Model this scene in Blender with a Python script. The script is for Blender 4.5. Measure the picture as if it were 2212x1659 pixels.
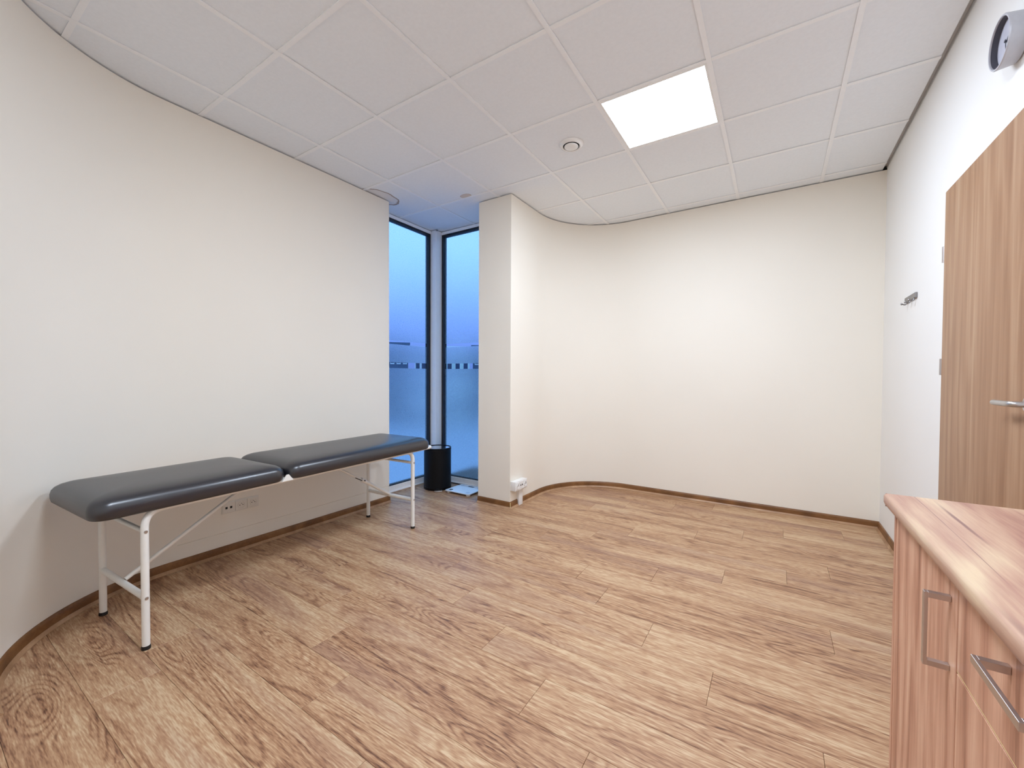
import bpy, bmesh, math, random
from mathutils import Vector, Matrix
PI = math.pi
random.seed(7)
for o in list(bpy.data.objects):
    bpy.data.objects.remove(o, do_unlink=True)
SC = bpy.context.scene
COL = SC.collection

# ------------------------------------------------------------------ camera
CE = 2.7826                      # underside of the ceiling grid
cam_d = bpy.data.cameras.new('camera')
cam = bpy.data.objects.new('camera', cam_d)
COL.objects.link(cam)
yaw, pitch, roll = 0.5730, -0.0196, 0.0050
fw = Vector((-math.sin(yaw) * math.cos(pitch), math.cos(yaw) * math.cos(pitch), math.sin(pitch)))
rt = Vector((math.cos(yaw), math.sin(yaw), 0))
up = rt.cross(fw)
r2 = rt * math.cos(roll) + up * math.sin(roll)
u2 = up * math.cos(roll) - rt * math.sin(roll)
cam.matrix_world = Matrix(((r2.x, u2.x, -fw.x, 1.5098), (r2.y, u2.y, -fw.y, -1.7049),
                           (r2.z, u2.z, -fw.z, 1.18), (0, 0, 0, 1)))
cam_d.sensor_fit = 'HORIZONTAL'
cam_d.sensor_width = 36.0
cam_d.lens = 883.757 / 2212 * 36
cam_d.clip_start = 0.02
cam_d.clip_end = 600
SC.camera = cam

# ------------------------------------------------------------------ world (blue dusk sky) and exposure
LAMP = 38.5
SC.cycles.use_adaptive_sampling = True
SC.cycles.adaptive_threshold = 0.06
SC.cycles.use_denoising = True
SC.cycles.use_light_tree = False
SC.cycles.max_bounces = 12
SC.cycles.diffuse_bounces = 6
SC.cycles.glossy_bounces = 4
SC.view_settings.view_transform = 'Standard'
SC.view_settings.look = 'None'
SC.view_settings.exposure = 0.0
SC.view_settings.gamma = 1.0
SC.view_settings.use_curve_mapping = False
W = bpy.data.worlds.new('dusk_sky')
SC.world = W
W.use_nodes = True
wn, wl = W.node_tree.nodes, W.node_tree.links
wn.clear()
w_out = wn.new('ShaderNodeOutputWorld')
w_bg = wn.new('ShaderNodeBackground')
w_tc = wn.new('ShaderNodeTexCoord')
w_sp = wn.new('ShaderNodeSeparateXYZ')
w_rp = wn.new('ShaderNodeValToRGB')
wl.new(w_tc.outputs['Generated'], w_sp.inputs[0])
wl.new(w_sp.outputs['Z'], w_rp.inputs[0])
wl.new(w_rp.outputs[0], w_bg.inputs[0])
wl.new(w_bg.outputs[0], w_out.inputs[0])
w_bg.inputs[1].default_value = 1.35
el = w_rp.color_ramp.elements
el[0].position = 0.0
el[0].color = (0.095, 0.18, 0.56, 1)
el[1].position = 1.0
el[1].color = (0.33, 0.70, 1.24, 1)
e = el.new(0.12); e.color = (0.17, 0.32, 0.90, 1)
e = el.new(0.30); e.color = (0.36, 0.74, 1.30, 1)


# ------------------------------------------------------------------ materials
def lin(r, g, b):
    def f(c):
        c /= 255.0
        return c / 12.92 if c <= 0.04045 else ((c + 0.055) / 1.055) ** 2.4
    return (f(r), f(g), f(b), 1)


class NT:
    def __init__(self, name):
        self.m = bpy.data.materials.new(name)
        self.m.use_nodes = True
        self.n = self.m.node_tree.nodes
        self.l = self.m.node_tree.links
        self.n.clear()
        self.out = self.n.new('ShaderNodeOutputMaterial')

    def node(self, t, **kw):
        x = self.n.new(t)
        for k, v in kw.items():
            setattr(x, k, v)
        return x

    def put(self, x, i, v):
        if hasattr(v, 'is_output'):
            self.l.new(v, x.inputs[i])
        else:
            x.inputs[i].default_value = v

    def math(self, op, a, b=0.0, c=0.0):
        x = self.node('ShaderNodeMath', operation=op)
        self.put(x, 0, a); self.put(x, 1, b); self.put(x, 2, c)
        return x.outputs[0]

    def noise(self, vec, scale=1.0, detail=2.0, rough=0.5, dist=0.0):
        x = self.node('ShaderNodeTexNoise')
        self.l.new(vec, x.inputs['Vector'])
        x.inputs['Scale'].default_value = scale
        x.inputs['Detail'].default_value = detail
        x.inputs['Roughness'].default_value = rough
        x.inputs['Distortion'].default_value = dist
        return x.outputs['Fac']

    def vmul(self, v, s):
        x = self.node('ShaderNodeVectorMath', operation='MULTIPLY')
        self.l.new(v, x.inputs[0])
        x.inputs[1].default_value = s
        return x.outputs[0]

    def vadd(self, a, b):
        x = self.node('ShaderNodeVectorMath', operation='ADD')
        self.put(x, 0, a); self.put(x, 1, b)
        return x.outputs[0]

    def ramp(self, f, stops):
        x = self.node('ShaderNodeValToRGB')
        self.l.new(f, x.inputs[0])
        e = x.color_ramp.elements
        e[0].position, e[0].color = stops[0][0], stops[0][1]
        e[1].position, e[1].color = stops[-1][0], stops[-1][1]
        for p, c in stops[1:-1]:
            q = e.new(p); q.color = c
        return x.outputs[0]

    def mix(self, f, a, b):
        x = self.node('ShaderNodeMix', data_type='RGBA')
        self.put(x, 0, f)
        self.put(x, 6, a); self.put(x, 7, b)
        return x.outputs[2]

    def maprange(self, v, a, b, c=0.0, d=1.0, smooth=False):
        x = self.node('ShaderNodeMapRange')
        if smooth:
            x.interpolation_type = 'SMOOTHSTEP'
        self.put(x, 0, v)
        for i, k in enumerate((a, b, c, d)):
            x.inputs[1 + i].default_value = k
        return x.outputs[0]

    def bsdf(self, col, rough=0.5, metal=0.0, spec=0.5, height=None, bump=0.1, dist=0.001, **kw):
        b = self.node('ShaderNodeBsdfPrincipled')
        self.put(b, 'Base Color', col)
        self.put(b, 'Roughness', rough)
        self.put(b, 'Metallic', metal)
        b.inputs['Specular IOR Level'].default_value = spec
        for k, v in kw.items():
            b.inputs[k.replace('_', ' ')].default_value = v
        if height is not None:
            bp = self.node('ShaderNodeBump')
            bp.inputs['Strength'].default_value = bump
            bp.inputs['Distance'].default_value = dist
            self.l.new(height, bp.inputs['Height'])
            self.l.new(bp.outputs[0], b.inputs['Normal'])
        self.l.new(b.outputs[0], self.out.inputs[0])
        return self.m

    def coord(self, kind='Object'):
        return self.node('ShaderNodeTexCoord').outputs[kind]

    def pos(self):
        return self.node('ShaderNodeNewGeometry').outputs['Position']


def plain(name, c, rough=0.5, metal=0.0, spec=0.5, vary=0.04, scale=30.0, bump=0.0, **kw):
    t = NT(name)
    nz = t.noise(t.coord(), scale, 2.0)
    d = tuple(max(0, x * (1 - vary)) for x in c[:3]) + (1,)
    u = tuple(x * (1 + vary) for x in c[:3]) + (1,)
    return t.bsdf(t.ramp(nz, [(0.3, d), (0.7, u)]), rough, metal, spec, nz if bump else None, bump, 0.0005, **kw)


def plaster(name, c):
    t = NT(name)
    p = t.pos()
    big = t.noise(p, 1.3, 1.0)
    d = tuple(x * 0.975 for x in c[:3]) + (1,)
    return t.bsdf(t.ramp(big, [(0.3, d), (0.7, c)]), 0.75, 0, 0.25)


def oak_floor():
    t = NT('oak_laminate')
    info = t.node('ShaderNodeObjectInfo').outputs['Random']
    cx = t.node('ShaderNodeCombineXYZ')
    t.put(cx, 0, t.math('MULTIPLY', info, 91.0))
    t.put(cx, 1, t.math('MULTIPLY', info, 53.0))
    t.put(cx, 2, t.math('MULTIPLY', info, 37.0))
    p = t.vadd(t.coord(), cx.outputs[0])
    wob = t.noise(t.vmul(p, (3.0, 9.0, 1.0)), 1.0, 1.0)
    # flat-sawn figure: contour lines of a stretched field, swirling round a few knots
    field = t.noise(t.vmul(p, (0.62, 5.6, 1.0)), 1.0, 1.2, 0.45, 0.35)
    vo = t.node('ShaderNodeTexVoronoi', feature='F1')
    t.l.new(t.vmul(p, (1.05, 3.6, 1.0)), vo.inputs['Vector'])
    vo.inputs['Scale'].default_value = 1.0
    knot = t.maprange(vo.outputs['Distance'], 0.0, 0.34, 1.0, 0.0, True)
    knotc = t.maprange(vo.outputs['Distance'], 0.0, 0.16, 1.0, 0.0, True)
    f2 = t.math('ADD', t.math('ADD', field, t.math('MULTIPLY', knot, 0.30)), t.math('MULTIPLY', wob, 0.10))
    rings = t.math('SINE', t.math('MULTIPLY', f2, 120.0))
    rings = t.maprange(rings, -1.0, 1.0, 0.0, 1.0)
    rings = t.math('POWER', rings, 2.4)
    tone = t.noise(t.vmul(p, (1.1, 9.0, 1.0)), 1.0, 1.0, 0.5, 0.4)
    mask = t.maprange(tone, 0.44, 0.62, 0.9, 0.12, True)
    mask = t.math('MAXIMUM', mask, t.math('MULTIPLY', knot, 0.9))
    fine = t.noise(t.vmul(p, (5.0, 85.0, 1.0)), 1.0, 3.0, 0.65, 0.4)
    dash = t.noise(t.vmul(p, (26.0, 230.0, 1.0)), 1.0, 1.0, 0.6)
    v = t.math('ADD', t.math('MULTIPLY', fine, 0.42), t.math('MULTIPLY_ADD', tone, 0.20, 0.068))
    v = t.math('ADD', v, t.math('MULTIPLY', dash, 0.36))
    v = t.math('SUBTRACT', v, t.math('MULTIPLY', t.math('MULTIPLY', rings, mask), 0.125))
    v = t.math('SUBTRACT', v, t.math('MULTIPLY', knotc, 0.09))
    v = t.math('ADD', v, t.math('MULTIPLY', info, 0.04))
    c = t.ramp(v, [(0.33, lin(96, 63, 45)), (0.42, lin(139, 99, 72)), (0.51, lin(169, 128, 95)),
                   (0.59, lin(186, 149, 114)), (0.70, lin(208, 180, 145))])
    mauve = t.maprange(field, 0.5, 0.72, 0.0, 0.30, True)
    c = t.mix(mauve, c, lin(146, 112, 100))
    rg = t.maprange(fine, 0.3, 0.7, 0.42, 0.52)
    return t.bsdf(c, rg, 0, 0.45)


def wood(name, stops, grain_axis, freq=14.0, stretch=0.7, rough=0.42, vein=None, ring=26.0):
    t = NT(name)
    p = t.coord()
    s = [freq, freq, freq]
    s[grain_axis] = stretch
    hi = [freq * 11, freq * 11, freq * 11]
    hi[grain_axis] = stretch * 6
    a = t.noise(t.vmul(p, tuple(s)), 1.0, 3.0, 0.55, 0.35)
    b = t.noise(t.vmul(p, tuple(hi)), 1.0, 3.0, 0.6)
    lo = [freq * 0.35] * 3
    lo[grain_axis] = stretch * 0.8
    g = t.noise(t.vmul(p, tuple(lo)), 1.0, 1.0, 0.5, 0.5)
    rr = t.maprange(t.math('SINE', t.math('MULTIPLY', g, ring)), -1, 1, 0, 1)
    v = t.math('ADD', t.math('MULTIPLY', a, 0.62), t.math('MULTIPLY', b, 0.26))
    v = t.math('ADD', v, t.math('MULTIPLY', rr, 0.14))
    c = t.ramp(v, stops)
    if vein:
        vs = [freq * 0.8] * 3
        vs[grain_axis] = stretch * 0.22
        w = t.math('ABSOLUTE', t.math('SUBTRACT', t.noise(t.vmul(p, tuple(vs)), 1.0, 2.0, 0.5, 0.0), 0.5))
        k = t.maprange(w, 0.0, 0.011, 0.9, 0.0, True)
        k = t.math('MULTIPLY', k, t.maprange(t.noise(t.vmul(p, tuple(lo)), 1.7, 2.0), 0.40, 0.55, 0.0, 1.0))
        c = t.mix(k, c, vein)
    return t.bsdf(c, rough, 0, 0.4)


def ceiling_tile_mat(stained):
    t = NT('stained_mineral_tile' if stained else 'mineral_fibre_tile')
    p = t.pos()
    c = t.ramp(t.noise(p, 60.0, 2.0), [(0.3, (0.85, 0.885, 0.925, 1)), (0.7, (0.875, 0.91, 0.95, 1))])
    if not stained:
        return t.bsdf(c, 0.9, 0, 0.1)
    # two dried water stains in the window corner
    nz = t.noise(p, 14.0, 2.0)
    for (sx, sy, rx, ry, ring) in ((-1.515, 0.775, 0.125, 0.19, True), (-0.845, 1.165, 0.055, 0.036, False)):
        q = t.vadd(p, (-sx, -sy, 0))
        q = t.vmul(q, (1 / rx, 1 / ry, 0.0))
        ln = t.node('ShaderNodeVectorMath', operation='LENGTH')
        t.l.new(q, ln.inputs[0])
        d = t.math('ADD', ln.outputs['Value'], t.math('MULTIPLY', t.math('SUBTRACT', nz, 0.5), 0.28))
        inside = t.maprange(d, 0.97, 1.03, 1.0, 0.0, True)
        c = t.mix(t.math('MULTIPLY', inside, 0.25 if ring else 0.6), c, lin(205, 178, 152))
        edge = t.math('MULTIPLY', t.maprange(d, 0.84, 0.96, 0.0, 1.0, True), inside)
        c = t.mix(t.math('MULTIPLY', edge, 0.75 if ring else 0.3), c, lin(132, 98, 72))
    return t.bsdf(c, 0.9, 0, 0.1)


def film_mat():
    t = NT('frosted_window_film')
    nz = t.noise(t.coord(), 200.0, 1.0)
    g = t.node('ShaderNodeBsdfRefraction')
    g.inputs['Color'].default_value = (0.98, 0.99, 1.0, 1)
    g.inputs['IOR'].default_value = 1.25
    t.put(g, 'Roughness', t.maprange(nz, 0.3, 0.7, 0.26, 0.32))
    tr = t.node('ShaderNodeBsdfTranslucent')
    tr.inputs['Color'].default_value = (0.9, 0.93, 1.0, 1)
    m = t.node('ShaderNodeMixShader')
    m.inputs[0].default_value = 0.12
    t.l.new(g.outputs[0], m.inputs[1]); t.l.new(tr.outputs[0], m.inputs[2])
    t.l.new(m.outputs[0], t.out.inputs[0])
    return t.m


def glass_mat():
    t = NT('clear_glass')
    nz = t.noise(t.coord(), 3.0, 1.0)
    tp = t.node('ShaderNodeBsdfTransparent')
    t.put(tp, 'Color', t.ramp(nz, [(0.3, (0.93, 0.96, 0.96, 1)), (0.7, (0.95, 0.97, 0.97, 1))]))
    gl = t.node('ShaderNodeBsdfGlossy')
    gl.inputs['Roughness'].default_value = 0.01
    fr = t.node('ShaderNodeFresnel')
    fr.inputs['IOR'].default_value = 1.45
    m = t.node('ShaderNodeMixShader')
    bf = t.math('SUBTRACT', 1.0, t.node('ShaderNodeNewGeometry').outputs['Backfacing'])
    t.l.new(t.math('MULTIPLY', fr.outputs[0], bf), m.inputs[0])
    t.l.new(tp.outputs[0], m.inputs[1]); t.l.new(gl.outputs[0], m.inputs[2])
    t.l.new(m.outputs[0], t.out.inputs[0])
    return t.m


def lamp_mat():
    t = NT('lit_led_diffuser')
    nz = t.noise(t.coord(), 3.0, 1.0)
    em = t.node('ShaderNodeEmission')
    t.put(em, 'Color', t.ramp(nz, [(0.0, (0.88, 1.0, 1.165, 1)), (1.0, (0.88, 1.0, 1.175, 1))]))
    em.inputs['Strength'].default_value = LAMP
    t.l.new(em.outputs[0], t.out.inputs[0])
    return t.m


M = {}
M['wall'] = plaster('cream_wall_paint', (0.90, 0.853, 0.765, 1))
M['wall_white'] = plaster('white_wall_paint', (0.87, 0.86, 0.84, 1))
M['oak'] = oak_floor()
M['tile'] = ceiling_tile_mat(False)
M['tile_stained'] = ceiling_tile_mat(True)
M['tee'] = plain('white_tee_bar', (0.92, 0.935, 0.955, 1), 0.5, vary=0.01)
M['plenum'] = plain('grey_plenum', (0.22, 0.215, 0.21, 1), 0.9, vary=0.1)
M['trim_grey'] = plain('grey_trim', (0.55, 0.54, 0.53, 1), 0.6)
M['slab'] = plain('dark_underlay', (0.05, 0.035, 0.025, 1), 0.9)
M['white_metal'] = plain('white_powder_coat', (0.86, 0.855, 0.82, 1), 0.32, vary=0.015)
M['white_plastic'] = plain('white_plastic', (0.88, 0.88, 0.87, 1), 0.3, vary=0.01)
M['cream_plastic'] = plain('cream_plastic', (0.80, 0.77, 0.71, 1), 0.35, vary=0.01)
M['window_white'] = plain('white_window_frame', (0.94, 0.94, 0.95, 1), 0.35, vary=0.015)
M['gasket'] = plain('black_gasket', (0.012, 0.013, 0.02, 1), 0.6)
M['black'] = plain('black_plastic', (0.010, 0.010, 0.011, 1), 0.45)
M['bin_black'] = plain('black_bin_enamel', (0.004, 0.004, 0.005, 1), 0.5, spec=0.2)
M['dark_hole'] = plain('dark_recess', (0.01, 0.009, 0.009, 1), 0.8)
M['steel'] = plain('brushed_steel', (0.55, 0.54, 0.54, 1), 0.33, 1.0)
M['mirror_steel'] = plain('polished_steel', (0.75, 0.75, 0.78, 1), 0.10, 1.0, vary=0.01, bump=0.0)
M['nickel'] = plain('satin_nickel', (0.60, 0.55, 0.53, 1), 0.36, 1.0)
M['hook_metal'] = plain('dull_grey_metal', (0.30, 0.29, 0.29, 1), 0.4, 0.9)
M['skirting'] = wood('brown_skirting', [(0.3, lin(92, 58, 30)), (0.5, lin(122, 82, 46)), (0.75, lin(150, 106, 64))], 0, 8, 3.0, 0.4)
M['skirting_foot'] = wood('tan_skirting_foot', [(0.3, lin(140, 104, 72)), (0.5, lin(170, 132, 98)), (0.75, lin(196, 160, 124))], 0, 8, 3.0, 0.4)
M['door_wood'] = wood('beech_door_laminate', [(0.28, lin(146, 106, 76)), (0.5, lin(166, 127, 96)), (0.72, lin(184, 150, 119))], 2, 26, 0.9, 0.45)
M['cab_wood'] = wood('pink_beech_front', [(0.28, lin(152, 104, 82)), (0.42, lin(190, 138, 112)), (0.56, lin(214, 166, 138)), (0.75, lin(230, 192, 162))], 2, 30, 1.6, 0.42)
M['top_wood'] = wood('pink_wood_worktop', [(0.30, lin(150, 106, 94)), (0.44, lin(178, 136, 118)), (0.56, lin(196, 160, 136)), (0.70, lin(214, 188, 156))], 1, 13, 1.3, 0.34, vein=lin(112, 74, 78))
M['edge_cream'] = plain('cream_edge_band', lin(238, 216, 160), 0.5, vary=0.02)
M['vinyl'] = plain('charcoal_vinyl', (0.013, 0.0135, 0.020, 1), 0.31, 0, 1.0, vary=0.1, scale=420.0)
M['vinyl_dark'] = plain('black_vinyl_base', (0.010, 0.010, 0.014, 1), 0.6)
M['film'] = film_mat()
M['glass'] = glass_mat()
M['lamp'] = lamp_mat()
M['clock_rim'] = plain('silver_grey_rim', (0.52, 0.52, 0.56, 1), 0.45, 0.2)
M['clock_inner'] = plain('dark_grey_part_and_shade', (0.07, 0.07, 0.09, 1), 0.6)  # hands, hub and display; inside the clock rim it paints shade
M['dial'] = plain('pale_grey_dial', (0.52, 0.52, 0.60, 1), 0.4)
M['scale_glass'] = plain('white_scale_glass', (0.78, 0.84, 0.92, 1), 0.10, 0, 0.5, vary=0.01, bump=0.0)
M['disc_grey'] = plain('grey_electrode', (0.42, 0.45, 0.52, 1), 0.3, 0.7)
M['ground'] = plain('asphalt_ground', (0.33, 0.38, 0.50, 1), 0.9, scale=0.3, vary=0.15)
M['b_white'] = plain('white_render', (0.80, 0.82, 0.85, 1), 0.8, scale=0.5)
M['b_pale'] = plain('pale_green_render', (0.62, 0.72, 0.66, 1), 0.8, scale=0.5)
M['b_dark'] = plain('dark_slate_cladding', (0.09, 0.12, 0.20, 1), 0.7, scale=0.5)
M['b_pane'] = plain('dark_pane', (0.03, 0.05, 0.10, 1), 0.2)


# ------------------------------------------------------------------ mesh helpers
def tag(o, label=None, cat=None, group=None, kind=None):
    if label: o['label'] = label
    if cat: o['category'] = cat
    if group: o['group'] = group
    if kind: o['kind'] = kind
    return o


def empty(name, loc=(0, 0, 0), rz=0.0):
    o = bpy.data.objects.new(name, None)
    o.empty_display_size = 0.05
    o.location = loc
    o.rotation_euler = (0, 0, rz)
    COL.objects.link(o)
    return o


def mesh_of(bm, name, mat, smooth=False):
    bmesh.ops.recalc_face_normals(bm, faces=bm.faces[:])
    me = bpy.data.meshes.new(name)
    bm.to_mesh(me)
    bm.free()
    me.materials.append(M[mat])
    if smooth:
        for p in me.polygons:
            p.use_smooth = True
        if smooth != 'all':
            me.set_sharp_from_angle(angle=math.radians(40))
    return me


def link(name, me, parent=None, loc=(0, 0, 0), rot=(0, 0, 0)):
    o = bpy.data.objects.new(name, me)
    o.location = loc
    o.rotation_euler = rot
    COL.objects.link(o)
    if parent is not None:
        o.parent = parent
    return o


def obj(name, bm, mat, parent=None, smooth=False, loc=(0, 0, 0), rot=(0, 0, 0)):
    return link(name, mesh_of(bm, name, mat, smooth), parent, loc, rot)


def add_box(bm, lo, hi, bev=0.0, seg=2):
    r = bmesh.ops.create_cube(bm, size=1.0)
    vs = r['verts']
    for v in vs:
        v.co = Vector((lo[i] + (v.co[i] + 0.5) * (hi[i] - lo[i]) for i in range(3)))
    if bev > 0:
        es = list({e for v in vs for e in v.link_edges})
        bmesh.ops.bevel(bm, geom=es, offset=bev, segments=seg, profile=0.5, affect='EDGES')


def box(lo, hi, bev=0.0, seg=2):
    bm = bmesh.new()
    add_box(bm, lo, hi, bev, seg)
    return bm


def add_tube(bm, pts, r, n=14, caps=True):
    pts = [Vector(p) for p in pts]
    rings = []
    t0 = (pts[1] - pts[0]).normalized()
    ref = Vector((0, 0, 1)) if abs(t0.z) < 0.9 else Vector((1, 0, 0))
    nrm = (ref - t0 * ref.dot(t0)).normalized()
    for i, p in enumerate(pts):
        if i == 0: t = t0
        elif i == len(pts) - 1: t = (pts[-1] - pts[-2]).normalized()
        else: t = ((pts[i + 1] - p).normalized() + (p - pts[i - 1]).normalized()).normalized()
        nrm = (nrm - t * nrm.dot(t)).normalized()
        b = t.cross(nrm)
        rings.append([bm.verts.new(p + (nrm * math.cos(2 * PI * k / n) + b * math.sin(2 * PI * k / n)) * r) for k in range(n)])
    for a, c in zip(rings, rings[1:]):
        for k in range(n):
            bm.faces.new((a[k], a[(k + 1) % n], c[(k + 1) % n], c[k]))
    if caps:
        bm.faces.new(rings[0][::-1]); bm.faces.new(rings[-1])


def tube(pts, r, n=14):
    bm = bmesh.new()
    add_tube(bm, pts, r, n)
    return bm


def bend(a, c, b, r, k=6):
    """points of a rounded corner at c between a and b"""
    a, c, b = Vector(a), Vector(c), Vector(b)
    p, q = c + (a - c).normalized() * r, c + (b - c).normalized() * r
    return [p * (1 - t) ** 2 + c * 2 * t * (1 - t) + q * t * t for t in [i / k for i in range(k + 1)]]


def lathe(profile, n=40, axis='z'):
    """profile: (radius, height) pairs"""
    bm = bmesh.new()
    rings = []
    for r, h in profile:
        if r < 1e-6:
            rings.append([bm.verts.new((0, 0, h))])
        else:
            rings.append([bm.verts.new((r * math.cos(2 * PI * k / n), r * math.sin(2 * PI * k / n), h)) for k in range(n)])
    for a, c in zip(rings, rings[1:]):
        for k in range(n):
            v = []
            for q in (a[k % len(a)], a[(k + 1) % len(a)], c[(k + 1) % len(c)], c[k % len(c)]):
                if q not in v: v.append(q)
            if len(v) > 2:
                bm.faces.new(v)
    if axis == '-x':
        bmesh.ops.rotate(bm, verts=bm.verts, cent=(0, 0, 0), matrix=Matrix.Rotation(-PI / 2, 3, 'Y'))
    if axis == 'x':
        bmesh.ops.rotate(bm, verts=bm.verts, cent=(0, 0, 0), matrix=Matrix.Rotation(PI / 2, 3, 'Y'))
    if axis == '-y':
        bmesh.ops.rotate(bm, verts=bm.verts, cent=(0, 0, 0), matrix=Matrix.Rotation(PI / 2, 3, 'X'))
    return bm


def prism(pts, z0, z1):
    bm = bmesh.new()
    a = [bm.verts.new((x, y, z0)) for x, y in pts]
    b = [bm.verts.new((x, y, z1)) for x, y in pts]
    n = len(pts)
    for i in range(n):
        bm.faces.new((a[i], a[(i + 1) % n], b[(i + 1) % n], b[i]))
    f1 = bm.faces.new(a[::-1]); f2 = bm.faces.new(b)
    bmesh.ops.triangulate(bm, faces=[f1, f2])
    return bm


def arc(cx, cy, r, a0, a1, n=28):
    return [(cx + r * math.cos(math.radians(a0 + (a1 - a0) * i / n)), cy + r * math.sin(math.radians(a0 + (a1 - a0) * i / n))) for i in range(n + 1)]


def sweep(path, prof, side=1):
    """sweep (offset, z) profile along a 2D path; offset goes to the right (side=1) of travel"""
    P = [Vector(p) for p in path]
    bm = bmesh.new()
    rings = []
    for i, p in enumerate(P):
        d1 = (P[i] - P[i - 1]).normalized() if i else (P[1] - P[0]).normalized()
        d2 = (P[i + 1] - P[i]).normalized() if i < len(P) - 1 else d1
        n1, n2 = Vector((d1.y, -d1.x)) * side, Vector((d2.y, -d2.x)) * side
        m = (n1 + n2).normalized()
        m = m / max(0.3, m.dot(n1))
        rings.append([bm.verts.new((p.x + m.x * o, p.y + m.y * o, z)) for o, z in prof])
    k = len(prof)
    for a, c in zip(rings, rings[1:]):
        for j in range(k):
            bm.faces.new((a[j], a[(j + 1) % k], c[(j + 1) % k], c[j]))
    bm.faces.new(rings[0][::-1]); bm.faces.new(rings[-1])
    return bm


def struct(name, bm, mat, label, cat, smooth=False):
    return tag(obj(name, bm, mat, None, smooth), label, cat, kind='structure')


# ------------------------------------------------------------------ room shell
XR, YB, XL = 2.2036, 2.52, -1.51
WT = CE - 0.004
# a hairline joint runs along the lower wall
wall_prof = [(0, 0), (0, 0.144), (-0.006, 0.1455), (-0.006, 0.1500), (0, 0.1515), (0, WT), (-0.28, WT), (-0.28, 0)]
lp = [(XL, 0.87), (XL, -0.74)]
bm = sweep(lp, wall_prof, -1)
wl_o = struct('wall_left', bm, 'wall', 'cream wall behind the examination couch, curving round at the left', 'wall', True)
cp = [(XL, -0.74), (XL, -0.77)] + arc(-0.77, -0.77, 0.74, 180, 270)[1:] + [(-0.69, -1.51), (-0.69, -2.78)]
plainprof = [(0, 0), (0, WT), (-0.28, WT), (-0.28, 0)]
obj('curved_panel', sweep(cp, plainprof, -1), 'wall', wl_o, True)

back_pts = [(-0.82, 1.80), (-0.82, 1.33), (-0.465, 1.33), (-0.465, 1.84)] + arc(0.215, 1.84, 0.68, 180, 90)[1:] + \
           [(XR, YB), (XR + 0.15, YB), (XR + 0.15, YB + 0.18), (-0.82, YB + 0.18)]
struct('wall_back', prism(back_pts, 0, WT), 'wall', 'cream back wall with a rounded corner and a pier beside the window', 'wall', True)
DY0, DY1, DZ = 0.215, 1.118, 2.083
bm = bmesh.new()
add_box(bm, (XR, DY1 + 0.002, 0), (XR + 0.15, YB, CE + 0.03))
add_box(bm, (XR, -2.78, 0), (XR + 0.15, DY0 - 0.002, CE + 0.03))
add_box(bm, (XR, DY0 - 0.002, DZ + 0.002), (XR + 0.15, DY1 + 0.002, CE + 0.03))
struct('wall_right', bm, 'wall_white', 'white wall with the wooden door and coat hooks', 'wall')
struct('wall_near', box((-0.69, -2.78, 0), (XR, -2.5, WT)), 'wall', 'cream wall behind the camera', 'wall')
bm = bmesh.new()
add_box(bm, (-1.82, -2.9, CE + 0.03), (2.5, 1.82, CE + 0.15))
add_box(bm, (-0.83, 1.82, CE + 0.03), (2.5, 2.8, CE + 0.15))
for lo, hi in (((-1.82, -2.9), (-1.803, 1.82)), ((2.36, -2.9), (2.5, 2.8)), ((-1.803, -2.9), (2.36, -2.79)), ((-0.83, 2.71), (2.36, 2.8)), ((-1.803, 1.803), (-0.83, 1.82))):
    add_box(bm, (lo[0], lo[1], CE - 0.01), (hi[0], hi[1], CE + 0.03))  # added unseen rim, keeps sky light out of the ceiling gap
ceil = struct('ceiling', bm, 'plenum', 'white suspended ceiling of square mineral tiles in a tee grid', 'ceiling')

# suspended ceiling: tiles, runners and cross tees
GX0, GX1, GY0, GY1 = -1.80, XR - 0.024, -2.72, YB + 0.10
shared = {}


def shared_box(key, size, mat, bev=0.0):
    k = (key, tuple(round(s, 4) for s in size))
    if k not in shared:
        shared[k] = mesh_of(box(tuple(-s / 2 for s in size), tuple(s / 2 for s in size), bev, 1), key, mat)
    return shared[k]


for i in range(-3, 4):
    for j in range(-5, 5):
        if (i, j) in ((1, 1), (1, -2)):
            continue                          # the lit panels sit in these bays
        x0, x1 = max(0.6 * i + 0.003, GX0), min(0.6 * i + 0.597, GX1)
        y0, y1 = max(0.6 * j + 0.003, GY0), min(0.6 * j + 0.597, GY1)
        if y0 > 1.75: x0 = max(x0, -0.81)
        elif x0 < -0.82: y1 = min(y1, 1.80)
        if x1 - x0 < 0.02 or y1 - y0 < 0.02:
            continue
        st = (i, j) in ((-3, 0), (-3, 1), (-2, 1), (-2, 0))
        link('tile', shared_box('stained_tile' if st else 'tile', (x1 - x0, y1 - y0, 0.016), 'tile_stained' if st else 'tile', 0.0012), ceil,
             ((x0 + x1) / 2, (y0 + y1) / 2, CE + 0.0135 + random.uniform(-0.0006, 0.0006)))
for i in range(-2, 4):
    y1 = 1.80 if i < -1 else GY1
    link('main_runner', shared_box('main_runner', (0.024, y1 - GY0, 0.004), 'tee'), ceil, (0.6 * i, (GY0 + y1) / 2, CE + 0.002))
for i in range(-3, 4):
    for j in range(-4, 5):
        x0, x1 = max(0.6 * i + 0.0125, GX0), min(0.6 * i + 0.5875, GX1)
        if 0.6 * j > 1.75: x0 = max(x0, -0.81)
        if x1 - x0 < 0.02: continue
        link('cross_tee', shared_box('cross_tee', (x1 - x0, 0.024, 0.004), 'tee'), ceil, ((x0 + x1) / 2, 0.6 * j, CE + 0.0025))
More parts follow.
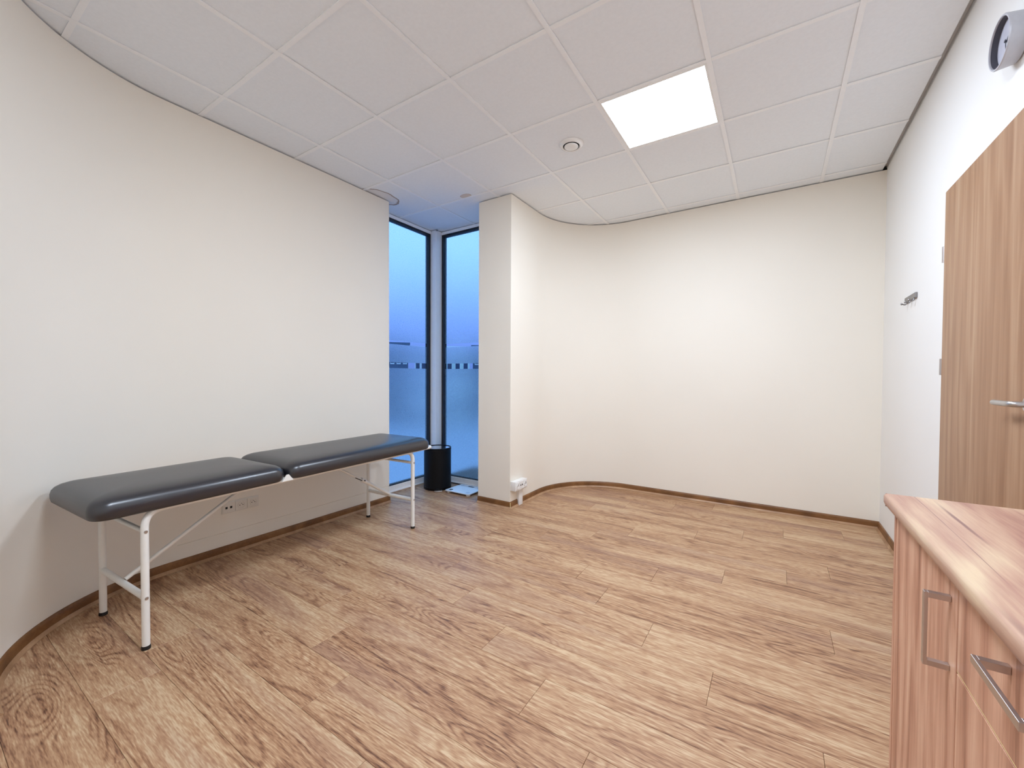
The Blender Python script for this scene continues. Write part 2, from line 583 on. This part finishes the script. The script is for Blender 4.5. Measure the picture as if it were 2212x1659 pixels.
struct('trim_1', sweep([(XR - 0.0005, -2.5), (XR - 0.0005, YB)], [(0, CE + 0.006), (0, CE + 0.029), (-0.021, CE + 0.029), (-0.021, CE + 0.026), (-0.002, CE + 0.026), (-0.002, CE + 0.006)], 1),
       'trim_grey', 'grey shadow gap strip where the ceiling meets the right wall', 'trim')

# floor planks
floor = struct('floor', box((-1.80, -2.78, -0.06), (XR, 2.52, -0.0092)), 'slab', 'oak laminate floor of long planks', 'floor')
PL = 1.195
JOINT = {9: 0.378, 8: 1.32, 7: 1.025, 6: 0.60, 5: 1.58, 4: 1.265, 3: 0.92, 2: 0.543, 1: 0.74, 0: 1.033, -1: 0.121, -2: 0.457, -3: 0.773,
         -4: 1.035, -5: 1.31, -6: 0.47, -7: -0.533, -8: -0.156, -9: 0.25, -10: 0.6, -11: 0.9, -12: 1.2, 10: 0.75, 11: 1.05, 12: 0.2}
for k in range(-13, 13):
    y0, y1 = 0.091 + 0.2 * k, 0.291 + 0.2 * k
    y0, y1 = max(y0, -2.78), min(y1, 2.52)
    if y1 - y0 < 0.02: continue
    lo = -1.80 if y1 < 1.85 else -0.80
    j = JOINT.get(k, random.uniform(0, 1))
    xs = [j + PL * q for q in range(-4, 4)]
    for a, b in zip(xs, xs[1:]):
        a, b = max(a, lo), min(b, XR)
        if b - a < 0.01: continue
        me = shared_box('plank', (b - a - 0.0009, y1 - y0 - 0.0009, 0.009), 'oak', 0.0009)
        link('plank', me, floor, ((a + b) / 2, (y0 + y1) / 2, -0.0045))

# skirting
SK = [(0, 0.0005), (0.013, 0.0005), (0.013, 0.016), (0.011, 0.044), (0.008, 0.055), (0.004, 0.058), (0, 0.058)]
FT = [(0.0132, 0.0005), (0.026, 0.0005), (0.0255, 0.003), (0.019, 0.007), (0.0145, 0.0165), (0.0132, 0.0165)]
SKG = [(o + 0.0004, z) for o, z in SK]


def skirting(name, path, side, label):
    o = struct(name, sweep(path, SKG, side), 'skirting', label, 'skirting', True)
    obj('foot_strip', sweep(path, [(a + 0.0004, z) for a, z in FT], side), 'skirting_foot', o, True)
    return o


skirting('baseboard_left', [(XL, 0.872), (XL, -0.77)] + arc(-0.77, -0.77, 0.74, 180, 270)[1:] + [(-0.72, -1.51)], -1,
         'brown skirting curving along the wall under the couch')
bk = skirting('baseboard_back', [(-0.465, 1.512), (-0.465, 1.84)] + arc(0.215, 1.84, 0.68, 180, 90)[1:] + [(XR - 0.0005, YB)], 1,
              'brown skirting along the curved back wall')
pr = skirting('baseboard_pier', [(-0.819, 1.33), (-0.465, 1.33), (-0.465, 1.444)], 1, 'short brown skirting around the window pier')
obj('corner_strip', box((-0.4535, 1.3135, 0.001), (-0.4485, 1.3185, 0.057), 0.001), 'edge_cream', pr)
skirting('baseboard_near', [(XR - 0.0005, -2.5), (-0.689, -2.5)], 1, 'brown skirting along the wall behind the camera')
skirting('baseboard_right', [(XR, YB - 0.027), (XR, DY1 + 0.012)], 1, 'brown skirting on the white wall before the door')

# ------------------------------------------------------------------ corner window
WX, WY = -1.73, 1.73             # room-side faces of the two window frames
PT = CE - 0.002


def window(name, along, a, b, label):
    """along: 'y' = frame in plane x=WX, 'x' = frame in plane y=WY"""
    def bx(p0, p1, d0, d1, z0, z1, bev=0.0):
        if along == 'y':
            return box((WX - d1, p0, z0), (WX - d0, p1, z1), bev)
        return box((p0, WY + d0, z0), (p1, WY + d1, z1), bev)
    o = tag(empty(name, (0, 0, 0)), label, 'window', kind='structure')
    obj('sill_rail', bx(a, b, 0, 0.07, 0.0005, 0.066, 0.004), 'window_white', o)
    obj('sill_bead', bx(a, b, -0.012, 0.0, 0.0005, 0.014, 0.003), 'window_white', o)
    obj('head_rail', bx(a, b, 0, 0.07, CE - 0.034, PT, 0.004), 'window_white', o)
    post_end = b if along == 'y' else a
    far_end = a if along == 'y' else b
    s = 1 if along == 'x' else -1
    g0, g1 = sorted((post_end, post_end + s * 0.024))
    obj('gasket', bx(g0, g1, 0.006, 0.06, 0.067, CE - 0.035), 'gasket', o)
    f0, f1 = sorted((far_end, far_end - s * 0.05))
    obj('jamb', bx(f0, f1, 0.0, 0.07, 0.067, CE - 0.035, 0.003), 'window_white', o)
    p0, p1 = (a + 0.051, b - 0.025) if along == 'y' else (a + 0.025, b - 0.051)
    obj('gasket', bx(p0, p1, 0.006, 0.06, CE - 0.055, CE - 0.035), 'gasket', o)
    obj('gasket', bx(p0, p1, 0.006, 0.06, 0.0665, 0.075), 'gasket', o)
    obj('pane', bx(p0, p1, 0.042, 0.048, 0.0755, CE - 0.0555), 'glass', o)
    for z0, z1 in ((0.0755, 1.255), (1.315, 1.499), (1.536, CE - 0.0555)):
        obj('frosted_film', bx(p0, p1, 0.0385, 0.0395, z0, z1), 'film', o)
    return o


window('window_1', 'y', 0.872, 1.644, 'tall frosted window pane left of the corner post')
window('window_2', 'x', -1.654, -0.822, 'tall frosted window pane right of the corner post')
pb = bmesh.new()
add_box(pb, (-1.80, 1.645, 0.0005), (-1.655, 1.80, PT), 0.004)
post = struct('trim_2', pb, 'window_white', 'pale corner post between the two frosted windows', 'post')
bm = bmesh.new()
add_box(bm, (-1.654, 1.640, CE - 0.012), (-1.636, 1.657, CE - 0.001), 0.003)
obj('bracket', bm, 'hook_metal', post)

# ------------------------------------------------------------------ door
dr = tag(empty('door_1', (XR, (DY0 + DY1) / 2, 0)), 'beech-coloured flush door with a steel lever in the white wall', 'door', kind='structure')
L = Vector((XR, (DY0 + DY1) / 2, 0))
obj('leaf', box(Vector((XR - 0.016, DY0, 0.006)) - L, Vector((XR + 0.028, DY1, DZ)) - L, 0.006, 3), 'door_wood', dr, True)
for z0, z1 in ((1.745, 1.822), (1.195, 1.275)):
    h = obj('hinge', tube([Vector((XR - 0.012, DY1 + 0.009, z0)) - L, Vector((XR - 0.012, DY1 + 0.009, z1)) - L], 0.0085), 'nickel', dr, True)
hd = obj('lever_handle', tube([Vector((XR - 0.012, 0.275, 1.097)) - L] +
         bend(Vector((XR - 0.012, 0.275, 1.097)) - L, Vector((XR - 0.056, 0.275, 1.097)) - L, Vector((XR - 0.056, 0.40, 1.097)) - L, 0.018) +
         [Vector((XR - 0.056, 0.40, 1.097)) - L], 0.0095, 16), 'steel', dr, True)
obj('rosette', lathe([(0, 0), (0.026, 0), (0.026, 0.006), (0.023, 0.009), (0, 0.009)], 32, '-x'), 'steel', hd, True, Vector((XR - 0.016, 0.275, 1.097)) - L)

# ------------------------------------------------------------------ ceiling fittings
for ly, lab in ((0.9, 'lit square LED panel set flush in the ceiling, in view near the air valve'),
                (-0.9, 'second lit square LED panel, nearer the camera above the couch end of the ceiling')):
    lt = tag(empty('ceiling_light', (0.9, ly, CE)), lab, 'light', 'LED ceiling panels')
    bm = bmesh.new()
    for lo, hi in (((-0.288, -0.288), (0.288, -0.276)), ((-0.288, 0.276), (0.288, 0.288)), ((-0.288, -0.276), (-0.276, 0.276)), ((0.276, -0.276), (0.288, 0.276))):
        add_box(bm, (lo[0], lo[1], -0.001), (hi[0], hi[1], 0.010))
    obj('frame', bm, 'white_plastic', lt)
    obj('diffuser', box((-0.2755, -0.2755, 0.0005), (0.2755, 0.2755, 0.006)), 'lamp', lt)
    obj('housing', box((-0.287, -0.287, 0.0105), (0.287, 0.287, 0.026)), 'white_plastic', lt)

vv = tag(empty('air_valve', (0.294, 0.921, CE)), 'round white disc air valve in the ceiling beside the lit panel', 'vent')
obj('ring', lathe([(0.055, 0.004), (0.058, -0.012), (0.064, -0.014), (0.074, -0.009), (0.082, 0.0), (0.083, 0.0045), (0.055, 0.0045)], 48), 'white_plastic', vv, True)
obj('throat', lathe([(0, 0.0042), (0.0545, 0.0042), (0.0545, -0.004), (0.050, -0.004), (0.050, 0.002), (0, 0.002)], 48), 'dark_hole', vv, True)
obj('disc', lathe([(0, -0.019), (0.036, -0.020), (0.046, -0.017), (0.048, -0.012), (0.038, -0.008), (0.010, -0.004), (0.010, 0.0018), (0, 0.0018)], 48), 'white_plastic', vv, True)

# ------------------------------------------------------------------ wall clock
ck = tag(empty('wall_clock', (XR, 0.452, 2.36)), 'small round grey clock high on the wall above the door', 'clock')
obj('case', lathe([(0, 0.0005), (0.072, 0.0005), (0.079, 0.006), (0.084, 0.040), (0.086, 0.0495), (0.084, 0.053), (0.0795, 0.053), (0.0785, 0.050), (0, 0.0285)][:8] + [(0.0785, 0.030), (0, 0.030)], 56, '-x'), 'clock_rim', ck, True)
obj('rim_shade', lathe([(0.0782, 0.0485), (0.0775, 0.0485), (0.0765, 0.0305), (0.0782, 0.0305)], 56, '-x'), 'clock_inner', ck, True)  # dark ring paints in the shade on the rim's inner wall
dl = obj('dial', lathe([(0, 0.0303), (0.0764, 0.0303), (0.0764, 0.032), (0, 0.032)], 48, '-x'), 'dial', ck)
for nm, ang, ln, wd, xx in (('hour_hand', 250, 0.040, 0.005, 0.0345), ('minute_hand', 352, 0.058, 0.0036, 0.0365)):
    bm = box((-xx - 0.0006, -wd / 2, -0.008), (-xx + 0.0006, wd / 2, ln))
    bmesh.ops.rotate(bm, verts=bm.verts, cent=(0, 0, 0), matrix=Matrix.Rotation(math.radians(ang - 180), 3, 'X'))
    obj(nm, bm, 'clock_inner', dl)
obj('hub', lathe([(0, 0.0322), (0.004, 0.0322), (0.004, 0.039), (0, 0.039)], 16, '-x'), 'clock_inner', dl)

# ------------------------------------------------------------------ coat hooks
hk = tag(empty('coat_rack', (XR, 1.74, 1.668)), 'short grey metal coat hook strip on the white wall', 'coat rack')
obj('plate', box((-0.012, -0.118, -0.012), (-0.0005, 0.118, 0.020), 0.003), 'hook_metal', hk)
for q in (-0.085, 0.0, 0.085):
    h = obj('hook', tube([(-0.006, q, -0.008)] + bend((-0.006, q, -0.008), (-0.012, q, -0.028), (-0.030, q, -0.020), 0.010, 5) + [(-0.030, q, -0.020)], 0.004, 10), 'hook_metal', hk, True)
    obj('knob', lathe([(0, 0), (0.006, 0), (0.0075, 0.003), (0.005, 0.007), (0, 0.008)], 16, '-x'), 'hook_metal', h, True, (-0.029, q, -0.020))


# ------------------------------------------------------------------ sockets
def face_parts(root, axis_pt, kind, w, h, depth0):
    """modules sit on a plate in the local yz plane, facing +x from depth0"""
    y, z = axis_pt
    if kind == 'data':
        f = obj('data_port', box((depth0, y - w / 2 + 0.002, z - h / 2 + 0.003), (depth0 + 0.004, y + w / 2 - 0.002, z + h / 2 - 0.003), 0.0015), root['mat'], root)
        for s in (-1, 1):
            obj('jack', box((depth0 + 0.0038, y + s * 0.0135 - 0.0065, z - 0.007), (depth0 + 0.0046, y + s * 0.0135 + 0.0065, z + 0.007)), 'dark_hole', f)
    else:
        f = obj('power_outlet', box((depth0, y - w / 2 + 0.002, z - h / 2 + 0.003), (depth0 + 0.004, y + w / 2 - 0.002, z + h / 2 - 0.003), 0.0015), root['mat'], root)
        obj('well', lathe([(0.0215, 0.0), (0.0215, 0.0035), (0.0195, 0.0035), (0.0190, 0.0009), (0, 0.0009), (0, 0)], 32, 'x'), root['mat'], f, True, (depth0 + 0.0041, y, z))
        for yy, zz in ((-0.0095, -0.001), (0.0095, -0.001)):
            obj('hole', lathe([(0, 0), (0.0028, 0), (0.0028, 0.0005), (0, 0.0005)], 12, 'x'), 'dark_hole', f, False, (depth0 + 0.0051, y + yy, z + zz))
        obj('earth_pin', lathe([(0, 0), (0.0024, 0), (0.0024, 0.010), (0, 0.011)], 12, 'x'), 'steel', f, True, (depth0 + 0.0051, y, z + 0.010))


ws = tag(empty('wall_socket', (XL, -0.392, 0.306)), 'flush triple socket strip on the wall beneath the couch', 'socket')
ws['mat'] = 'cream_plastic'
obj('plate', box((0.0005, -0.113, -0.038), (0.0075, 0.113, 0.038), 0.003), 'cream_plastic', ws, True)
face_parts(ws, (-0.0745, 0), 'data', 0.073, 0.070, 0.0075)
face_parts(ws, (0.0, 0), 'power', 0.073, 0.070, 0.0075)
face_parts(ws, (0.0745, 0), 'power', 0.073, 0.070, 0.0075)
ss = tag(empty('surface_socket', (-0.465, 1.434, 0.198)), 'white box socket on the side of the window pier', 'socket')
ss['mat'] = 'white_plastic'
obj('back_box', box((0.0005, -0.099, -0.041), (0.046, 0.099, 0.041), 0.003), 'white_plastic', ss, True)
obj('plate', box((0.0465, -0.101, -0.043), (0.055, 0.101, 0.043), 0.003), 'white_plastic', ss, True)
face_parts(ss, (-0.064, 0), 'power', 0.064, 0.074, 0.055)
face_parts(ss, (0.0, 0), 'data', 0.064, 0.074, 0.055)
face_parts(ss, (0.064, 0), 'power', 0.064, 0.074, 0.055)
for r in (ws, ss):
    del r['mat']
cd = tag(empty('cable_duct', (-0.465, 1.478, 0)), 'short white cable duct dropping from the pier socket to the floor', 'cable duct')
obj('base', box((0.0005, -0.030, 0.0005), (0.012, 0.030, 0.1555), 0.001), 'white_plastic', cd)
obj('cover', box((0.0125, -0.031, 0.0005), (0.026, 0.031, 0.1555), 0.003), 'white_plastic', cd, True)

# ------------------------------------------------------------------ examination couch (local x along the couch, local y towards the wall)
O = Vector((-1.039, -0.300, 0))
co = tag(empty('examination_couch', O, math.atan2(0.9986, -0.0525)), 'long black padded examination couch on white tube legs', 'couch')
TR, LU, LV, RZ = 0.0145, 0.810, 0.248, 0.5955


def cushion(u0, u1, hv):
    prof = [(0.100, 0.616), (0.0215, 0.616), (0.018, 0.602), (0.011, 0.597), (0.004, 0.603), (0.0, 0.620), (0.0, 0.638), (0.004, 0.655), (0.013, 0.668),
            (0.028, 0.678), (0.048, 0.685), (0.075, 0.690), (0.11, 0.693), (0.16, 0.695), (0.22, 0.696)]
    bm = bmesh.new()
    rings = []
    cx, hu = (u0 + u1) / 2, (u1 - u0) / 2
    for ins, z in prof:
        a, b = hu - ins, hv - ins
        rad = max(0.018, 0.062 - ins * 0.4)
        rad = min(rad, b * 0.9)
        ring = []
        for q, (sx, sy) in enumerate(((1, 1), (-1, 1), (-1, -1), (1, -1))):
            # straight edges get intermediate points so the pad can sag a little
            for k in range(9):
                an = q * PI / 2 + k / 8 * PI / 2
                ring.append(bm.verts.new((cx + sx * (a - rad) + rad * math.cos(an), sy * (b - rad) + rad * math.sin(an), z)))
        rings.append(ring)
    for a, c in zip(rings, rings[1:]):
        n = len(a)
        for k in range(n):
            bm.faces.new((a[k], a[(k + 1) % n], c[(k + 1) % n], c[k]))
    bm.faces.new(rings[0][::-1]); bm.faces.new(rings[-1])
    return bm


for u0, u1, nm in ((-0.985, -0.200, 'head_pad'), (-0.186, 0.985, 'seat_pad')):
    pd = obj(nm, cushion(u0, u1, 0.288), 'vinyl', co, 'all')
    obj('base_board', box((u0 + 0.05, -0.225, 0.606), (u1 - 0.05, 0.225, 0.6155)), 'vinyl_dark', pd)
for sv in (-1, 1):
    y = sv * LV
    for su in (-1, 1):
        x = su * LU
        pts = [(x, y, 0.012)] + bend((x, y, 0), (x, y, RZ), (0, y, RZ), 0.075, 10) + [(x - su * 0.085, y, RZ)]
        lg = obj('leg', tube(pts, TR, 16), 'white_metal', co, True)
        obj('foot_cap', lathe([(0, 0.0005), (0.0165, 0.0005), (0.0168, 0.010), (0.0155, 0.016), (0, 0.016)], 20), 'black', lg, True, (x, y, 0))
        for z in (0.508, 0.222):
            obj('bolt', lathe([(0, 0), (0.007, 0), (0.006, 0.003), (0, 0.0035)], 12, '-y' if sv < 0 else 'z'), 'steel', lg, True,
                (x, y + sv * (TR - 0.0008), z), (0, 0, 0) if sv < 0 else (-PI / 2, 0, 0))
    obj('rail', tube([(-LU + 0.0855, y, RZ), (LU - 0.0855, y, RZ)], TR, 16), 'white_metal', co, True)
    # hinge plate between the two pads
    hb = bmesh.new()
    v = [(-0.225, 0.592), (-0.160, 0.592), (-0.186, 0.626), (-0.199, 0.626)]
    yo = y + sv * 0.019
    a = [hb.verts.new((p, yo - 0.003, q)) for p, q in v]
    b = [hb.verts.new((p, yo + 0.003, q)) for p, q in v]
    for k in range(4):
        hb.faces.new((a[k], a[(k + 1) % 4], b[(k + 1) % 4], b[k]))
    hb.faces.new(a[::-1]); hb.faces.new(b)
    obj('hinge_plate', hb, 'white_metal', co)
for su in (-1, 1):
    x = su * LU
    obj('cross_bar', tube([(x, -LV + TR, 0.508), (x, LV - TR, 0.508)], 0.0105), 'white_metal', co, True)
    obj('stretcher', tube([(x, -LV + TR, 0.222), (x, LV - TR, 0.222)], 0.0135), 'white_metal', co, True)
for x in (-0.222, 0.248):
    obj('under_bar', tube([(x, -LV + TR, 0.583), (x, LV - TR, 0.583)], 0.010), 'white_metal', co, True)
obj('strut', tube([(-0.800, 0, 0.235), (-0.227, 0, 0.574)], 0.0095), 'white_metal', co, True)
obj('strut', tube([(0.800, 0, 0.234), (0.540, 0, 0.399)], 0.0125), 'white_metal', co, True)
st = obj('strut_rod', tube([(0.540, 0, 0.399), (0.254, 0, 0.574)], 0.0085), 'white_metal', co, True)
obj('collar', tube([(0.575, 0, 0.377), (0.530, 0, 0.4055)], 0.0155), 'white_plastic', st, True)
obj('lock_pin', tube([(0.548, -0.014, 0.396), (0.548, -0.024, 0.396)], 0.004, 10), 'black', st, True)
obj('lock_lever', tube([(0.532, -0.012, 0.398), (0.470, -0.012, 0.432)], 0.0028, 8), 'black', st, True)
hp = [(0.80, 0.205, 0.586)] + bend((0.80, 0.205, 0.586), (1.085, 0.205, 0.586), (1.085, -0.205, 0.586), 0.05, 8) + \
     bend((1.085, 0.205, 0.586), (1.085, -0.205, 0.586), (0.80, -0.205, 0.586), 0.05, 8) + [(0.80, -0.205, 0.586)]
obj('end_loop', tube(hp, 0.0125, 14), 'white_metal', co, True)

# ------------------------------------------------------------------ pedal bin
bn = tag(empty('pedal_bin', (-1.475, 1.482, 0), math.atan2(-0.73, 0.684)), 'black cylindrical pedal bin in the window corner', 'bin')
obj('body', lathe([(0, 0.0005), (0.140, 0.0005), (0.1425, 0.004), (0.1425, 0.030), (0.140, 0.032), (0.140, 0.405), (0, 0.405)], 56), 'bin_black', bn, True)
obj('rim', lathe([(0.1405, 0.4055), (0.142, 0.407), (0.142, 0.428), (0.138, 0.431), (0.132, 0.431), (0.132, 0.4055)], 56), 'bin_black', bn, True)
obj('lid', lathe([(0, 0.427), (0.10, 0.4265), (0.1315, 0.425), (0.1315, 0.418), (0, 0.418)], 56), 'mirror_steel', bn, True)
bm = bmesh.new()
add_box(bm, (0.135, -0.030, 0.004), (0.190, 0.045, 0.010), 0.003)
add_box(bm, (0.180, -0.034, 0.010), (0.190, 0.049, 0.016), 0.002)
obj('pedal', bm, 'steel', bn, True)

# ------------------------------------------------------------------ bathroom scale
sc = tag(empty('bathroom_scale', (-1.135, 1.525, 0)), 'white glass bathroom scale on the floor beside the black bin', 'scale')
sb = bmesh.new()
pts = []
for q, (sx, sy) in enumerate(((1, 1), (-1, 1), (-1, -1), (1, -1))):
    for k in range(7):
        an = q * PI / 2 + k / 6 * PI / 2
        pts.append((sx * (0.155 - 0.018) + 0.018 * math.cos(an), sy * (0.137 - 0.018) + 0.018 * math.sin(an)))
pb = prism(pts, 0.019, 0.026)
obj('glass_plate', pb, 'scale_glass', sc)
obj('under_body', box((-0.13, -0.11, 0.010), (0.13, 0.11, 0.0188), 0.003), 'black', sc)
for sx in (-1, 1):
    for sy in (-1, 1):
        obj('foot', lathe([(0, 0.0005), (0.020, 0.0005), (0.022, 0.004), (0.022, 0.0188), (0, 0.0188)], 20), 'white_plastic', sc, True, (sx * 0.122, sy * 0.105, 0))
        obj('electrode', lathe([(0, 0.0262), (0.021, 0.0262), (0.0208, 0.0268), (0, 0.0268)], 24), 'black' if (sx, sy) == (-1, -1) else 'disc_grey', sc, False, (sx * 0.108, sy * 0.092, 0))
obj('display', box((-0.036, 0.082, 0.0262), (0.036, 0.110, 0.0268)), 'clock_inner', sc)

# ------------------------------------------------------------------ cabinets and worktop
FX = 1.797            # front plane of doors and drawers
CY0, CYM, CY1 = -1.100, -0.6345, -0.176


def cabinet(name, y0, y1, label):
    r = tag(empty(name, (2.0, (y0 + y1) / 2, 0)), label, 'cabinet')
    b = Vector((2.0, (y0 + y1) / 2, 0))

    def p(nm, lo, hi, mat, bev=0.0008, par=None):
        return obj(nm, box(Vector(lo) - b, Vector(hi) - b, bev, 2), mat, par or r)
    p('side_panel', (FX + 0.020, y0 + 0.0005, 0.08), (2.18, y0 + 0.018, 0.812), 'cab_wood')
    p('side_panel', (FX + 0.020, y1 - 0.018, 0.08), (2.18, y1 - 0.0005, 0.812), 'cab_wood')
    p('bottom_panel', (FX + 0.020, y0 + 0.0185, 0.08), (2.18, y1 - 0.0185, 0.098), 'cab_wood')
    p('back_panel', (2.172, y0 + 0.0185, 0.0985), (2.18, y1 - 0.0185, 0.812), 'cab_wood')
    p('plinth', (FX + 0.055, y0 + 0.0005, 0.0005), (FX + 0.071, y1 - 0.0005, 0.0795), 'cab_wood')
    return r, b, p


def bow_handle(parent, b, y, z, vertical):
    L2 = 0.072
    bm = bmesh.new()
    w, t, d = 0.006, 0.006, 0.032
    xo = FX - d
    if vertical:
        add_box(bm, (xo - t, y - w, z - L2), (xo, y + w, z + L2), 0.0008)
        for s in (-1, 1):
            zc = z + s * (L2 - 0.0055)
            add_box(bm, (xo - 0.0005, y - w, zc - 0.0055), (FX - 0.0003, y + w, zc + 0.0055), 0.0008)
    else:
        add_box(bm, (xo - t, y - L2, z - w), (xo, y + L2, z + w), 0.0008)
        for s in (-1, 1):
            yc = y + s * (L2 - 0.0055)
            add_box(bm, (xo - 0.0005, yc - 0.0055, z - w), (FX - 0.0003, yc + 0.0055, z + w), 0.0008)
    bmesh.ops.translate(bm, verts=bm.verts, vec=-b)
    return obj('handle', bm, 'nickel', parent)


c1, b1, p1 = cabinet('base_cabinet', CYM, CY1, 'pinkish wood base cabinet with one door, at the far end of the worktop')
p1('end_panel', (FX - 0.001, CY1 + 0.0005, 0.0005), (2.18, CY1 + 0.018, 0.812), 'cab_wood')
d = p1('door', (FX, CYM + 0.0015, 0.085), (FX + 0.018, CY1 - 0.0015, 0.806), 'cab_wood', 0.001)
bow_handle(d, b1, -0.597, 0.692, True)
c2, b2, p2 = cabinet('drawer_cabinet', CY0, CYM, 'pinkish wood drawer cabinet nearest the camera')
for z0, z1 in ((0.642, 0.806), (0.462, 0.637), (0.282, 0.457), (0.085, 0.277)):
    dd = p2('drawer', (FX, CY0 + 0.0015, z0), (FX + 0.018, CYM - 0.0015, z1), 'cab_wood', 0.0008)
    p2('edge_band', (FX + 0.0004, CY0 + 0.002, z0 - 0.0022), (FX + 0.0176, CYM - 0.002, z0 - 0.0001), 'edge_cream', 0.0, dd)
    bow_handle(dd, b2, -0.900, (z0 + z1) / 2 + 0.040, False)
bm = bmesh.new()
wp = [(0, 0.8135), (0.0, 0.8505)]
# post-formed front edge: swept profile along y
prof = [(2.195, 0.8135), (2.195, 0.8505), (1.782, 0.8505), (1.7765, 0.8485), (1.7735, 0.8435), (1.7735, 0.8265), (1.7775, 0.8175), (1.786, 0.8135)]
a = [bm.verts.new((x, -1.12, z)) for x, z in prof]
c = [bm.verts.new((x, -0.150, z)) for x, z in prof]
n = len(prof)
for i in range(n):
    bm.faces.new((a[i], a[(i + 1) % n], c[(i + 1) % n], c[i]))
bm.faces.new(a[::-1]); bm.faces.new(c)
bmesh.ops.translate(bm, verts=bm.verts, vec=(-2.0, 0.63, -0.8135))
wt = tag(empty('worktop', (2.0, -0.63, 0.8135)), 'pinkish wood-grain worktop with a rounded front edge on the cabinets', 'worktop')
obj('slab', bm, 'top_wood', wt, True)
obj('end_cap', box((-0.2225, 0.4803, 0.0002), (0.195, 0.4812, 0.0368)), 'top_wood', wt)

# ------------------------------------------------------------------ outside, seen through the clear bands of the windows
GZ = -4.0
tag(obj('ground', box((-260, -60, GZ - 0.3), (60, 260, GZ)), 'ground'), 'bluish open ground outside the windows', 'ground', kind='structure')


def building(name, dist, az0, az1, top, wall, label, ncol, nrow, pane='b_pane', roof='b_dark', post=False):
    """stands at a compass bearing (degrees left of +y) from the window corner"""
    m = math.radians((az0 + az1) / 2)
    wd = 2 * dist * math.tan(math.radians(abs(az1 - az0) / 2))
    c = Vector((-1.7 - dist * math.sin(m), 1.7 + dist * math.cos(m), GZ))
    r = tag(empty(name, c, m), label, 'building')
    H = top - GZ
    obj('wall', box((-wd / 2, 0, 0), (wd / 2, 9, H)), wall, r)
    obj('roof', box((-wd / 2 - 0.2, -0.2, H), (wd / 2 + 0.2, 9.2, H + 0.25)), roof, r)
    sh = H / nrow
    sw = wd / ncol
    for i in range(ncol):
        for j in range(nrow):
            w = obj('window', box((-wd / 2 + sw * (i + 0.18), -0.06, sh * (j + 0.25)), (-wd / 2 + sw * (i + 0.82), 0.02, sh * (j + 0.85))), 'b_white' if wall != 'b_white' else 'b_dark', r)
            obj('pane', box((-wd / 2 + sw * (i + 0.24), -0.08, sh * (j + 0.30)), (-wd / 2 + sw * (i + 0.76), -0.061, sh * (j + 0.80))), pane, w)


building('slate_building', 42, 47.5, 53.0, 4.55, 'b_dark', 'dark building outside, at the left of the left window band', 6, 3)
building('white_building', 34, 43.0, 46.6, 3.6, 'b_white', 'white building outside, next to the corner post', 4, 3, 'b_pane', 'b_white')
building('pale_building', 38, 38.2, 41.9, 3.95, 'b_pale', 'pale green building outside, in the right window band', 3, 2, 'b_pane', 'b_white')
building('dark_building', 46, 30.0, 37.8, 4.7, 'b_dark', 'dark building outside, at the right end of the right window band', 5, 3)  # dark slate cladding is this building's own colour
